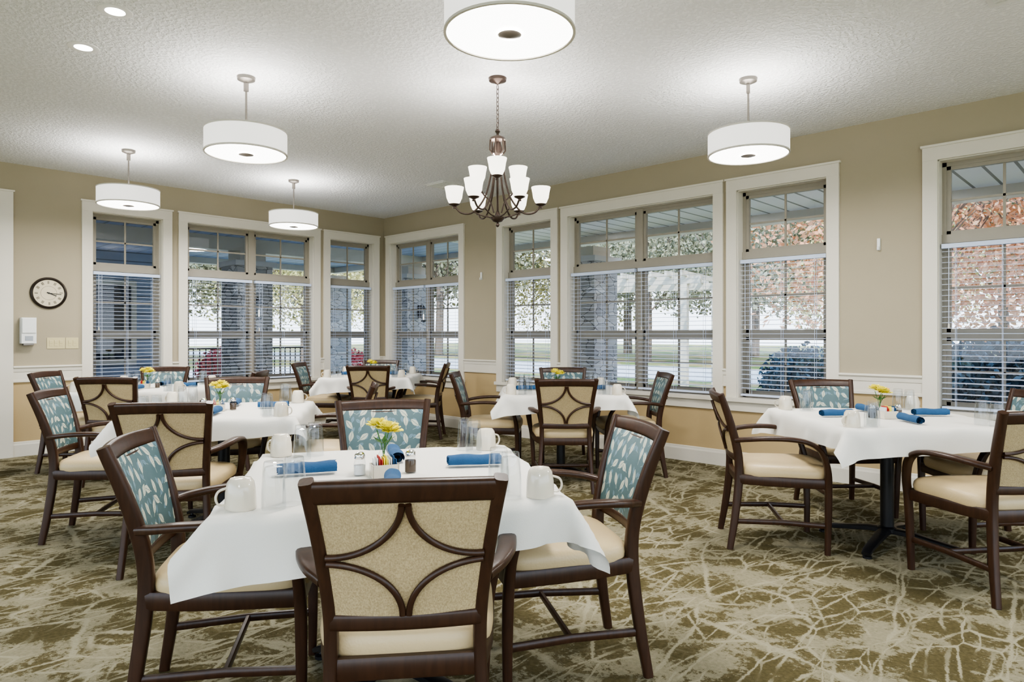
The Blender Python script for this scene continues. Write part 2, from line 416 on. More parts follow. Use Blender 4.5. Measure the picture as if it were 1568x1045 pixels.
# door on left wall
b = MB(); Wp = M_white_paint
b.box(1.42, 1.544, -.026, 0, 0, 2.65, Wp); b.box(.30, .42, -.026, 0, 0, 2.65, Wp); b.box(.30, 1.544, -.028, 0, 2.65, 2.75, Wp); b.box(.29, 1.556, -.038, 0, 2.75, 2.768, Wp)
b.box(.42, .45, 0, .2, 0, 2.65, Wp); b.box(1.39, 1.42, 0, .2, 0, 2.65, Wp); b.box(.45, 1.39, 0, .2, 2.62, 2.65, Wp)
b.box(.45, 1.39, .02, .14, 2.07, 2.15, Wp)
b.add([(.45, .08, 2.15), (1.39, .08, 2.15), (1.39, .08, 2.62), (.45, .08, 2.62)], [(0,1,2,3)], M_pane)
dw = wood_mat('door_wood', srgb(76, 46, 28), srgb(100, 64, 40))
b.box(.45, 1.39, .06, .10, .01, 2.07, dw)
for (za, zb) in ((.18, .95), (1.1, 1.92)):
    for xa in (.56, .96): b.box(xa, xa+.32, .05, .06, za, zb, dw)
b.lathe([(0, 0), (.028, .004), (.03, .02), (.018, .035), (.012, .05), (.025, .052)], M_nickel, n=16, M=Matrix.Translation((.52, .0, 1.0)) @ Matrix.Rotation(math.radians(-90), 4, 'X'))
obj('door_1', b.mesh('door_1'), (XL, 0, 0), 90)

# ------------------------------------------------------------------ chair
def interp(tab, z):
    for (y0, z0), (y1, z1) in zip(tab, tab[1:]):
        if z <= z1: return y0+(y1-y0)*(z-z0)/(z1-z0)
    return tab[-1][0]
def chair_mesh():
    b = MB(); HX = (1, 0, 0)
    prof = [(-.300, 0), (-.268, .2), (-.245, .42), (-.252, .57), (-.297, .75), (-.355, .918)]
    pxt = [(.218, 0), (.205, .2), (.192, .42), (.193, .57), (.212, .75), (.236, .918)]
    by = lambda z: interp(prof, z)
    px = lambda z: interp(pxt, z)
    def bow(x): return -.028*(1-(x/.24)**2)
    for s in (-1, 1):
        pth = cr([(s*x, y, z) for (x, _), (y, z) in zip(pxt, prof)], 5); n = len(pth)
        w = [.032+.004*min(1, i/n*2) for i in range(n)]
        h = [.036+.014*math.sin(math.pi*i/n) for i in range(n)]
        b.sweep(pth, w, h, MW, HX, n=12, sq=4)
        leg = [(.238, .238, 0), (.243, .240, .18), (.256, .238, .38), (.275, .228, .50), (.288, .195, .595), (.293, .13, .648), (.292, .03, .668), (.280, -.10, .668), (.250, -.20, .657), (.206, -.262, .645)]
        pth = cr([(s*x, y, z) for x, y, z in leg], 5); n = len(pth)
        w = []; h = []
        for p in pth:
            t = max(0, min(1, (p.z-.45)/.18)); u = max(0, min(1, (-p.y-.12)/.12))
            w.append(.032+.006*min(1, p.z/.3)+.016*t*(1-u)); h.append(.032+.008*min(1, p.z/.3)-.012*t)
        b.sweep(pth, w, h, MW, HX, n=12, sq=3.4)
        b.sweep([(s*.206, -.262, .165), (s*.222, 0, .172), (s*.240, .236, .165)], .02, .03, MW, HX, n=8)
        b.sweep([(s*.195, -.245, .415), (s*.225, -.1, .413), (s*.243, .05, .412), (s*.252, .235, .41)], .028, .06, MW, HX, n=8, sq=5)
    b.sweep([(-.224, 0, .170), (.224, 0, .170)], .028, .02, MW, (0, 0, 1), n=8)
    b.sweep([(-.25, .238, .41), (0, .25, .41), (.25, .238, .41)], .06, .028, MW, (0, 0, 1), n=8, sq=5)
    b.sweep([(-.195, -.245, .41), (.195, -.245, .41)], .06, .028, MW, (0, 0, 1), n=8, sq=5)
    X = [-.240+.48*i/14 for i in range(15)]
    b.sweep([(x, by(.888)+bow(x), .888+.006*(1-(x/.24)**2)) for x in X], .060, .030, MW, (0, -.3, 1), n=12, sq=4)
    X2 = [-.190+.38*i/12 for i in range(13)]
    b.sweep([(x, by(.540)+bow(x)*.8, .540) for x in X2], .046, .028, MW, (0, 0, 1), n=12, sq=4)
    zs = [.555+(.87-.555)*j/10 for j in range(11)]
    for dy, mat, flip in ((.016, M_leaf, 0), (-.006, M_woven, 1)):
        vs = []
        for z in zs:
            hwz = px(z)-.010
            for i in range(13):
                u = -1+i/6; x = u*hwz
                puff = .012*(1-u**4)*(1-((z-.7125)/.158)**4)*(1 if dy > 0 else -.3)
                vs.append((x, by(z)+bow(x)+dy+puff, z))
        fs = []
        for j in range(10):
            for i in range(12):
                q = (j*13+i, j*13+i+1, (j+1)*13+i+1, (j+1)*13+i)
                fs.append(q if flip else q[::-1])
        b.add(vs, fs, mat)
    b.sweep([(x*1.14, by(.858)+bow(x)+.012, .858) for x in X2], .012, .014, MW, (0, 0, 1), n=6)
    zc = .711; hh = .149; e = .0080
    for sx in (-1, 1):
        for sz in (-1, 1):
            pts = []
            for k in range(17):
                th = math.pi/2*k/16
                z = zc+sz*(hh-(hh-e)*math.sin(th)); hw = px(z)-.014
                x = sx*(hw-(hw-e)*math.cos(th))
                pts.append((x, by(z)+bow(x)-.016, z))
            b.sweep(pts, .017, .017, MW, (0, -1, .3), n=8, sq=3)
    n = 44; rings = [(.0, .40), (.95, .425), (.985, .432), (1.0, .445), (1.008, .462), (.995, .480), (.955, .494), (.86, .504), (.6, .514), (.3, .518), (0.001, .519)]
    vs = []
    for sc, z in rings:
        for j in range(n):
            a = 2*math.pi*j/n; c, d = math.cos(a), math.sin(a); q = 2/5.0
            x = math.copysign(abs(c)**q, c); y = math.copysign(abs(d)**q, d)
            hwid = .238+.018*y
            vs.append((x*hwid*sc*1.04, .012+y*.250*sc+.018*(1-x*x)*max(0, y)*sc, z))
    fs = []
    for i in range(len(rings)-1):
        for j in range(n): fs.append((i*n+j, i*n+(j+1) % n, (i+1)*n+(j+1) % n, (i+1)*n+j))
    b.add(vs, fs, M_vinyl)
    return b.mesh('dining_chair', ang=50)
CH = chair_mesh()
def chair(x, y, ang):
    a = math.radians(ang); ox, oy = x+.36*math.cos(a), y+.36*math.sin(a)
    wx, wy = W(ox, oy)
    obj('dining_chair', CH, (wx, wy, 0), ang+YAW-90)

# ------------------------------------------------------------------ cloth (position based dynamics)
TH = .525; TOP = .765
def cloth_mesh():
    n = 65; Lh = TH+.135; g = np.linspace(-Lh, Lh, n); h = g[1]-g[0]
    X, Y = np.meshgrid(g, g, indexing='ij'); a = math.radians(3)
    p = np.stack([X*math.cos(a)-Y*math.sin(a)+.01, X*math.sin(a)+Y*math.cos(a)-.008, np.full_like(X, TOP+.004)], -1)
    p[..., 2] += np.random.rand(n, n)*.002
    p[..., 2] += .004*np.sin(9*X+2)*np.cos(8*Y+1)
    v = np.zeros_like(p); dt = 1/60.
    def proj(A, B, r, k):
        d = B-A; l = np.sqrt((d*d).sum(-1, keepdims=True))+1e-9
        c = d*((l-r)/l*.5*k); A += c; B -= c
    def comp(A, B, r, k):
        d = B-A; l = np.sqrt((d*d).sum(-1, keepdims=True))+1e-9
        c = d*(np.minimum(l-r, 0)/l*.5*k); A += c; B -= c
    s2 = math.sqrt(2)
    for st in range(170):
        old = p.copy(); v[..., 2] -= 5*dt; v *= .97; p += v*dt
        for it in range(18):
            for o in (0, 1):
                m = (n-o)//2*2
                proj(p[o:o+m:2], p[o+1:o+m:2], h, 1); proj(p[:, o:o+m:2], p[:, o+1:o+m:2], h, 1)
                A = p[o:n-1:2, :-1]; B = p[o+1:n:2, 1:]; q = min(A.shape[0], B.shape[0]); proj(A[:q], B[:q], h*s2, .35)
                A = p[o:n-1:2, 1:]; B = p[o+1:n:2, :-1]; q = min(A.shape[0], B.shape[0]); proj(A[:q], B[:q], h*s2, .35)
            for o in (0, 1, 2, 3, 4, 5):
                A = p[o:n-3:6]; B = p[o+3:n:6]; q = min(len(A), len(B)); comp(A[:q], B[:q], 3*h, .12)
                A = p[:, o:n-3:6]; B = p[:, o+3:n:6]; q = min(A.shape[1], B.shape[1]); comp(A[:, :q], B[:, :q], 3*h, .12)
            ax, ay = np.abs(p[..., 0]), np.abs(p[..., 1]); T = TH+.004
            dx, dy, dz = T-ax, T-ay, TOP+.003-p[..., 2]
            ins = (dx > 0) & (dy > 0) & (dz > 0)
            top = ins & (dz <= np.minimum(dx, dy)+.004) | (ins & (np.minimum(dx, dy) > .06))
            p[..., 2] = np.where(top, TOP+.003, p[..., 2])
            sx = ins & ~top & (dx <= dy); sy = ins & ~top & (dx > dy)
            p[..., 0] = np.where(sx, np.sign(p[..., 0])*T, p[..., 0]); p[..., 1] = np.where(sy, np.sign(p[..., 1])*T, p[..., 1])
        v = (p-old)/dt
        on = p[..., 2] < TOP+.0035
        v[on] *= .3
    me = bpy.data.meshes.new('tablecloth')
    fs = [(i*n+j, (i+1)*n+j, (i+1)*n+j+1, i*n+j+1) for i in range(n-1) for j in range(n-1)]
    me.from_pydata(p.reshape(-1, 3).tolist(), [], fs); me.materials.append(M_linen)
    me.polygons.foreach_set('use_smooth', [True]*len(fs)); me.update()
    return me
CLOTH = cloth_mesh()
def table_mesh():
    b = MB(); T = TH-.025
    tw = simple('table_laminate', srgb(70, 44, 28), .4)
    b.box(-T, T, -T, T, TOP-.032, TOP-.001, tw)
    b.box(-.2, .2, -.2, .2, TOP-.04, TOP-.032, M_black)
    b.lathe([(0, .08), (.055, .08), (.055, .1), (.038, .11), (.038, .70), (.05, .705), (.05, .727), (0, .727)], M_black, n=20)
    for k in range(4):
        a = math.radians(45+90*k); c, d = math.cos(a), math.sin(a)
        b.sweep([(0, 0, .085), (c*.1, d*.1, .083), (c*.22, d*.22, .065), (c*.36, d*.36, .045), (c*.40, d*.40, .028)], [.07, .068, .06, .055, .05], [.035, .035, .03, .026, .02], M_black, (-d, c, 0), n=8, sq=4)
        b.lathe([(0, 0), (.025, 0), (.025, .012), (.01, .018), (.008, .035)], M_black, (c*.375, d*.375, 0), 12)
    return b.mesh('dining_table')
TBL = table_mesh()

# ------------------------------------------------------------------ tableware
def lathe_mesh(name, parts, n=28, extra=None):
    b = MB()
    for prof, mat in parts: b.lathe(prof, mat, n=n)
    if extra: extra(b)
    return b.mesh(name, ang=50)
MUG = lathe_mesh('coffee_mug', [([(.0425, 0), (.0435, .002), (.0435, .01), (.042, .05), (.037, .078), (.031, .086), (.029, .089), (.026, .086), (.0, .085)], M_ceramic), ([(.0425, 0), (.040, .001), (.038, .05), (.03, .078), (0, .08)], M_ceramic)],
    extra=lambda b: b.sweep(cr([(.040, 0, .016), (.058, 0, .018), (.067, 0, .036), (.060, 0, .056), (.038, 0, .064)], 5), .010, .007, M_ceramic, (0, 1, 0), n=8, sq=2))
GLS = lathe_mesh('drinking_glass', [([(.035, 0), (.0355, .003), (.0345, .05), (.030, .11), (.0275, .132), (.0265, .137), (0, .138)], M_glass), ([(.033, 0), (.0325, .05), (.0275, .11), (.024, .122), (0, .124)], M_glass)])
SALT = lathe_mesh('salt_shaker', [([(.018, 0), (.022, .003), (.022, .04), (.017, .06)], M_glass), ([(0, .003), (.0195, .003), (.0195, .036), (0, .037)], M_salt), ([(.0175, .058), (.019, .06), (.018, .074), (.012, .081), (0, .083)], M_chrome)], 18)
PEP = lathe_mesh('pepper_shaker', [([(.018, 0), (.022, .003), (.022, .04), (.017, .06)], M_glass), ([(0, .003), (.0195, .003), (.0195, .045), (0, .046)], M_pepper), ([(.0175, .058), (.019, .06), (.018, .074), (.012, .081), (0, .083)], M_chrome)], 18)
def napkin_mesh():
    b = MB(); n = 60; pr = []
    for i in range(n):
        t = i/(n-1); a = t*2*math.pi*2.6; r = .010+.016*t
        pr.append((r*math.cos(a)*1.15, max(.001, .024+r*math.sin(a)*.9)))
    vs = []; K = 9
    for k in range(K):
        x = -.10+.20*k/(K-1); q = 1-.10*math.cos(k*1.3)*.5
        for (y, z) in pr: vs.append((x+.004*math.sin(y*200), y*q, z*q))
    fs = [(k*n+i, k*n+i+1, (k+1)*n+i+1, (k+1)*n+i) for k in range(K-1) for i in range(n-1)]
    b.add(vs, fs, M_napkin); return b.mesh('rolled_napkin')
NAP = napkin_mesh()
def caddy_mesh():
    b = MB()
    b.box(-.045, .045, -.03, .03, 0, .004, M_ceramic)
    for s in (-1, 1):
        b.box(-.045, .045, s*.03-.002, s*.03+.002, 0, .045, M_ceramic); b.box(s*.045-.002, s*.045+.002, -.032, .032, 0, .045, M_ceramic)
    mats = [M_plastic, M_red, M_yellow, M_plastic, M_napkin]
    for i in range(10):
        x = -.038+.0082*i; b.box(x, x+.003, -.026, .026, .004, .062+.006*((i*7) % 3), mats[(i//2) % 5])
    return b.mesh('sugar_caddy', False)
CAD = caddy_mesh()
def vase_mesh(name, fm):
    b = MB(); rnd = random.Random(3)
    b.lathe([(0, .002), (.022, .002), (.026, .006), (.030, .03), (.024, .055), (.014, .075), (.013, .09), (.017, .10)], M_glass, n=20)
    heads = [(-.028, -.01, .160), (.03, -.015, .152), (.002, .025, .168), (.0, -.03, .145)]
    for i, hd in enumerate(heads):
        b.sweep(cr([(0, 0, .01), (hd[0]*.15, hd[1]*.15, .08), (hd[0], hd[1], hd[2]-.015)], 4), .004, .004, M_green, n=5, sq=2)
        c = Vector(hd); mat = fm[i % len(fm)]
        for ly in range(5):
            cnt = 11-ly; el = math.radians(5+ly*18); R = .040-.004*ly
            for k in range(cnt):
                a = 2*math.pi*(k+ly*.37)/cnt+rnd.uniform(-.15, .15)
                d = Vector((math.cos(a)*math.cos(el), math.sin(a)*math.cos(el), math.sin(el)))
                sd = Vector((-math.sin(a), math.cos(a), 0)); up = d.cross(sd)
                r = R*rnd.uniform(.85, 1.15); w = .013
                vs = [c+d*.004, c+d*r*.6+sd*w*.8-up*.002, c+d*r+sd*w*.7+up*.005, c+d*r*1.08+up*rnd.uniform(-.002, .006), c+d*r-sd*w*.7+up*.003, c+d*r*.6-sd*w*.8-up*.002]
                b.add(vs, [(0,1,2,3), (0,3,4,5)], mat)
    for k in range(7):
        a = k*.9; d = Vector((math.cos(a), math.sin(a), .45)); sd = Vector((-math.sin(a), math.cos(a), 0)); o = Vector((0, 0, .10))
        b.add([o, o+d*.025+sd*.009, o+d*.055, o+d*.025-sd*.009], [(0,1,2,3)], M_green)
    return b.mesh(name)
VASE = vase_mesh('flower_vase', [M_yellow]); VASE2 = vase_mesh('flower_vase', [M_yellow, M_peach, M_yellow])

TABLES = [(-.435, 2.48, 12), (2.28, 4.15, 1), (.44, 6.15, 0), (-1.72, 8.45, 0), (-1.92, 4.55, 11), (-3.42, 6.45, 5)]
for ti, (tx, ty, rot) in enumerate(TABLES):
    wx, wy = W(tx, ty); R = rot+YAW
    obj('dining_table', TBL, (wx, wy, 0), R)
    obj('tablecloth', CLOTH, (wx, wy, 0), R+[0, 90, 180, 270, 90, 180][ti])
    rr = random.Random(ti+5)
    def put(name, me, lx, ly, rz=0, j=.008, dz=0):
        if ti: lx += rr.uniform(-j, j); ly += rr.uniform(-j, j)
        a = math.radians(rot); cx, cy = tx+lx*math.cos(a)-ly*math.sin(a), ty+lx*math.sin(a)+ly*math.cos(a)
        X, Y = W(cx, cy); obj(name, me, (X, Y, TOP+.0045+dz), R+rz)
    put('coffee_mug', MUG, -.445, -.435, 200); put('coffee_mug', MUG, -.437, .445, 150)
    put('coffee_mug', MUG, .435, -.465, -15); put('coffee_mug', MUG, .42, .43, 20)
    for lx, ly in ((-.352, -.455), (-.302, -.390), (-.345, .352), (-.30, .42), (.355, .36), (.33, .44), (.345, -.445), (.325, -.355)):
        put('drinking_glass', GLS, lx, ly, rr.uniform(0, 360), .004)
    put('rolled_napkin', NAP, -.30, .03, 6); put('rolled_napkin', NAP, .31, .06, -4)
    put('rolled_napkin', NAP, -.01, -.26, 88); put('rolled_napkin', NAP, .02, .27, 94)
    put('flower_vase', VASE2 if ti == 1 else VASE, -.03, .03, rr.uniform(0, 90))
    put('salt_shaker', SALT, -.115, -.02); put('pepper_shaker', PEP, .065, -.01); put('sugar_caddy', CAD, -.03, -.06, 10, .004)

for c in [(-.26, 1.66, 97), (-1.33, 2.36, 12), (.52, 2.76, 192), (-.69, 3.66, -78),
          (-1.81, 3.52, 100), (-2.95, 4.33, 12), (-2.26, 5.62, -76), (-.98, 4.86, 190),
          (1.27, 4.27, -10), (2.47, 3.13, 97), (2.40, 5.32, -88), (3.27, 4.2, 180),
          (.43, 5.38, 90), (-.54, 6.35, -3), (1.42, 6.28, 182), (.54, 7.28, -90),
          (-1.63, 7.72, 90), (-2.68, 8.55, 0), (-.80, 8.5, 180), (-1.80, 9.40, -90),
          (-3.35, 5.62, 94), (-4.42, 6.45, 5), (-3.78, 7.45, -80), (-2.42, 6.6, 185)]:
    chair(*c)

# ------------------------------------------------------------------ lights
def light(name, kind, loc, e, col=(1, .965, .915), size=.1, parent=None, rot=None):
    l = bpy.data.lights.new(name, kind); l.energy = e; l.color = col
    if kind == 'AREA': l.shape = 'DISK'; l.size = size
    elif kind == 'POINT': l.shadow_soft_size = size
    elif kind == 'SPOT': l.shadow_soft_size = size; l.spot_size = math.radians(120); l.spot_blend = .6
    o = bpy.data.objects.new(name, l); scene.collection.objects.link(o); o.location = loc
    if rot: o.rotation_euler = rot
    if parent: o.parent = parent
    return o
def pendant_mesh():
    b = MB(); r = .27; z0, z1 = 2.515, 2.675
    b.lathe([(r, z0+.010), (r, z1-.010)], M_shade, n=48)
    b.lathe([(r-.006, z1-.010), (r-.006, z0+.010)], M_shade, n=48)
    for za in (z0, z1-.010, ):
        b.lathe([(r-.008, za), (r+.003, za), (r+.003, za+.010), (r-.008, za+.010)], M_band, n=48)
    b.lathe([(0, z0+.006), (r-.007, z0+.006)], M_diff, n=48)
    b.lathe([(r-.007, z0+.010), (0, z0+.010)], M_diff, n=48)
    b.lathe([(0, z0-.014), (.012, z0-.012), (.045, z0-.006), (.05, z0-.002), (0, z0-.001)], M_nickel, n=24)
    b.lathe([(0, z0+.01), (.007, z0+.01), (.007, H-.03), (.0, H-.03)], M_nickel, n=12)
    b.lathe([(0, H-.04), (.02, H-.038), (.058, H-.022), (.062, H-.001), (0, H-.001)], M_nickel, n=28)
    for k in range(3):
        a = k*2.094; b.sweep([(0, 0, z1-.03), (math.cos(a)*(r-.006), math.sin(a)*(r-.006), z1-.03)], .006, .006, M_nickel, (0, 0, 1), n=6)
    b.box(-.012, .012, -.012, .012, H-.10, H-.04, M_nickel)
    return b.mesh('drum_pendant_light')
PEN = pendant_mesh()
for i, (x, y) in enumerate([(-1.834, 4.71), (-3.69, 6.57), (-2.51, 7.85), (1.64, 4.74), (-.01, 2.83), (3.4, 2.6), (-.3, -1.2)]):  # last two pendants are out of view, added as fill light
    wx, wy = W(x, y)
    o = obj('drum_pendant_light', PEN, (wx, wy, 0), 20)
    light('bulb_up', 'POINT', (0, .0, 2.60), 9, size=.08, parent=o)
    light('bulb_down', 'AREA', (0, 0, 2.5135), 24, size=.50, parent=o)
def chand_mesh():
    b = MB(); Z = M_bronze
    b.lathe([(0, H-.045), (.012, H-.04), (.03, H-.03), (.06, H-.02), (.064, H-.001), (0, H-.001)], Z, n=28)
    z = H-.05; k = 0
    while z > 2.71:   # chain links
        cc = Vector((0, 0, z-.014)); pts = []
        for j in range(10):
            a = 2*math.pi*j/10; u = .009*math.cos(a); w = .019*math.sin(a)
            pts.append(cc+(Vector((u, 0, w)) if k % 2 else Vector((0, u, w))))
        b.sweep(pts, .0045, .0045, Z, (0, 1, 0) if k % 2 else (1, 0, 0), n=6, closed=True, sq=2); z -= .029; k += 1
    b.lathe([(0, 2.70), (.012, 2.695), (.018, 2.68), (.008, 2.665), (.01, 2.655), (.052, 2.635), (.056, 2.62), (.02, 2.605), (.02, 2.60)], Z, n=20)
    b.lathe([(.02, 2.605), (.034, 2.56), (.034, 2.53), (.038, 2.525), (.02, 2.51), (.008, 2.49), (.008, 2.12)], Z, n=20)
    for q in range(6):
        a = q*math.pi/3; b.sweep([(math.cos(a)*.052, math.sin(a)*.052, 2.62), (math.cos(a)*.056, math.sin(a)*.056, 2.55), (math.cos(a)*.035, math.sin(a)*.035, 2.52)], .010, .010, Z, n=6)
    b.lathe([(0, 2.015), (.010, 2.022), (.014, 2.035), (.006, 2.048), (.03, 2.055), (.048, 2.075), (.05, 2.085), (.02, 2.10), (.010, 2.13)], Z, n=20)
    def cup(x, y, z):
        b.lathe([(0, z-.03), (.012, z-.028), (.010, z-.015), (.034, z-.004), (.038, z+.002), (0, z+.003)], Z, (x, y, 0), 16)
        b.lathe([(.024, z+.002), (.040, z+.012), (.054, z+.045), (.059, z+.08), (.067, z+.118)], M_bell, (x, y, 0), 20)
        b.lathe([(.064, z+.117), (.056, z+.08), (.050, z+.045), (.036, z+.014), (.0, z+.006)], M_bell, (x, y, 0), 20)
    for k in range(6):
        a = k*math.pi/3+math.radians(YAW); c, d = math.cos(a), math.sin(a)
        b.sweep(cr([(c*.03, d*.03, 2.50), (c*.05, d*.05, 2.36), (c*.09, d*.09, 2.22), (c*.17, d*.17, 2.12), (c*.25, d*.25, 2.115), (c*.30, d*.30, 2.165)], 6), .013, .013, Z, (-d, c, 0), n=8, sq=2)
        b.sweep(cr([(c*.04, d*.04, 2.085), (c*.10, d*.10, 2.095), (c*.17, d*.17, 2.125)], 4), .010, .010, Z, (-d, c, 0), n=8, sq=2)
        cup(c*.30, d*.30, 2.175)
    for k in range(3):
        a = k*2*math.pi/3+math.radians(YAW-90); c, d = math.cos(a), math.sin(a)
        b.sweep(cr([(c*.03, d*.03, 2.12), (c*.06, d*.06, 2.20), (c*.11, d*.11, 2.25), (c*.165, d*.165, 2.325)], 6), .011, .011, Z, (-d, c, 0), n=8, sq=2)
        cup(c*.165, d*.165, 2.335)
    return b.mesh('chandelier', ang=50)
wx, wy = W(-.10, 4.73); o = obj('chandelier', chand_mesh(), (wx, wy, 0), 0)
for k in range(3):
    a = k*2*math.pi/3+math.radians(YAW-90); light('bulb', 'POINT', (math.cos(a)*.165, math.sin(a)*.165, 2.42), 9, size=.04, parent=o)
b = MB(); b.lathe([(.05, H-.004), (.062, H-.006), (.085, H-.004), (.088, H), ], M_plastic, n=28); b.lathe([(0, H-.003), (.06, H-.003)], M_can, n=28)
CAN = b.mesh('recessed_downlight')
for x, y in [(-2.18, 3.75), (-2.65, 4.22)]:
    wx, wy = W(x, y); o = obj('recessed_downlight', CAN, (wx, wy, 0)); light('bulb', 'SPOT', (0, 0, H-.02), 30, size=.05, parent=o)
# ceiling vents
b = MB(); b.box(-.18, .18, -.18, .18, H-.006, H, M_plastic)
for i in range(9): b.box(-.15, .15, -.15+i*.0345, -.135+i*.0345, H-.014, H-.006, M_plastic)
VENT = b.mesh('ceiling_vent', False)
for x, y in [(-.80, 8.1), (2.6, 3.45)]:
    wx, wy = W(x, y); obj('ceiling_vent', VENT, (wx, wy, 0))

# ------------------------------------------------------------------ wall items
Rl = Matrix.Rotation(math.radians(90), 4, 'X')   # z axis -> -y (into room)
b = MB()
b.lathe([(0, .001), (.165, .001), (.17, .012), (.165, .026), (.152, .032), (.143, .024), (.142, .014)], simple('clock_frame', srgb(50, 42, 36), .35, .5, noise=.3), n=48, M=Rl)
b.lathe([(.143, .014), (0, .0141)], M_face, n=48, M=Rl)
for k in range(12):
    Mx = Rl @ Matrix.Rotation(math.radians(30*k), 4, 'Z')
    for q in ((-.010, -.006), (-.002, .002), (.006, .010))[:3 if k % 3 else 2]: b.box(q[0], q[1], .098, .128, .0145, .0155, M_ink, Mx)
b.lathe([(.072, .0145), (.074, .0148)], M_ink, n=40, M=Rl)
for ang, ln, w in ((-113, .075, .008), (-96, .115, .006)):
    Mx = Rl @ Matrix.Rotation(math.radians(ang), 4, 'Z'); b.box(-w/2, w/2, -.02, ln, .018, .020, M_ink, Mx)
b.lathe([(.009, .015), (.009, .022), (0, .023)], M_ink, n=12, M=Rl)
obj('wall_clock', b.mesh('wall_clock'), (XL, 1.857, 1.717), 90)
b = MB()
b.box(-.065, .065, -.10, 0, -.13, .14, M_plastic); b.box(-.06, .06, -.112, -.10, -.02, .13, M_plastic); b.box(-.045, .045, -.085, -.02, -.15, -.13, M_nickel); b.box(-.035, .035, -.104, -.10, -.10, -.05, simple('gray_window', (.3, .32, .35), .2))
obj('soap_dispenser', b.mesh('soap_dispenser', False), (XL, 1.665, 1.31), 90, bevel=.012)
def plate(w, loc, rz, n=2, mat=M_plate):
    b = MB(); b.box(-w/2, w/2, -.006, 0, -.06, .06, mat)
    for i in range(n):
        x = (i-(n-1)/2)*.046; b.box(x-.016, x+.016, -.009, -.006, -.033, .033, mat); b.box(x-.015, x+.015, -.012, -.009, -.002, .031, mat)
    obj('light_switch', b.mesh('light_switch', False), loc, rz, bevel=.002)
plate(.165, (XL, 1.925, 1.18), 90, 3); plate(.12, (XL, 2.075, 1.18), 90, 2)
for x, z in ((-1.71, 2.02), (-6.468, 2.04)):
    b = MB(); b.box(-.012, .012, -.02, 0, -.05, .05, M_plastic); b.lathe([(0, -.03), (.01, -.028), (.01, 0), (0, .002)], M_plastic, (0, -.03, -.02), 10)
    obj('window_hook', b.mesh('window_hook', False), (x, YR, z), 0, bevel=.003)

# ------------------------------------------------------------------ outside
def ground_mat():
    m, nt, out = new_mat('lawn')
    p = N(nt, 'ShaderNodeBsdfPrincipled'); p.inputs['Roughness'].default_value = .95
    g = N(nt, 'ShaderNodeNewGeometry')
    n1 = N(nt, 'ShaderNodeTexNoise'); n1.inputs['Scale'].default_value = .6; n1.inputs['Detail'].default_value = 6; L(nt, g.outputs['Position'], n1.inputs['Vector'])
    L(nt, mix(nt, sm(nt, n1.outputs['Fac'], .4, .6), srgb(96, 122, 56), srgb(170, 148, 100)), p.inputs['Base Color'])
    L(nt, p.outputs[0], out.inputs[0]); return m
b = MB(); b.box(-90, 40, -30, 90, -.3, -.16, ground_mat()); obj('lawn', b.mesh('lawn', False))
M_conc = simple('porch_concrete', srgb(205, 204, 202), .85, noise=.06, nscale=3)
PW = 2.6; PL = 5.6
b = MB(); b.box(XL-.2, 6, YR+.2, YR+.2+PW, -.16, -.03, M_conc); b.box(XL-.2-PL, XL-.2, -6, YR+.2+PW, -.16, -.03, M_conc); obj('porch_slab', b.mesh('porch_slab', False))
b = MB(); b.box(-60, 10, 19, 27, -.16, -.14, M_conc); b.box(-28, -22.6, -20, 19, -.16, -.14, M_conc); obj('driveway', b.mesh('driveway', False))
def soffit_mat(name, ax, c0, c1, fq=4.0):
    m, nt, out = new_mat(name)
    p = N(nt, 'ShaderNodeBsdfPrincipled'); p.inputs['Roughness'].default_value = .5
    g = N(nt, 'ShaderNodeNewGeometry'); s = N(nt, 'ShaderNodeSeparateXYZ'); L(nt, g.outputs['Position'], s.inputs[0])
    fr = math_n(nt, 'FRACT', math_n(nt, 'MULTIPLY', s.outputs[ax], fq))
    L(nt, mix(nt, math_n(nt, 'GREATER_THAN', fr, .12), c0, c1), p.inputs['Base Color'])
    L(nt, p.outputs[0], out.inputs[0]); return m
ZS = 2.86
b = MB(); S1 = soffit_mat('soffit_a', 0, srgb(120, 118, 114), srgb(248, 246, 243)); S2 = soffit_mat('soffit_b', 1, srgb(120, 138, 172), srgb(168, 186, 222))
b.box(XL-.2, 6, YR+.2, YR+.2+PW, ZS, ZS+.3, S1); b.box(XL-.2-PL, XL-.2, -6, YR+.2+PW, ZS, ZS+.3, S2)
b.box(XL-.2-PL, 6, YR+.2+PW-.2, YR+.2+PW, ZS-.12, ZS, M_white_paint); b.box(XL-.2-PL, XL-PL, 5.1, YR+PW, ZS-.12, ZS, M_white_paint)
b.box(XL-2.6, XL-2.3, -6, YR+PW, ZS-.22, ZS, M_white_paint)
obj('porch_roof', b.mesh('porch_roof', False))
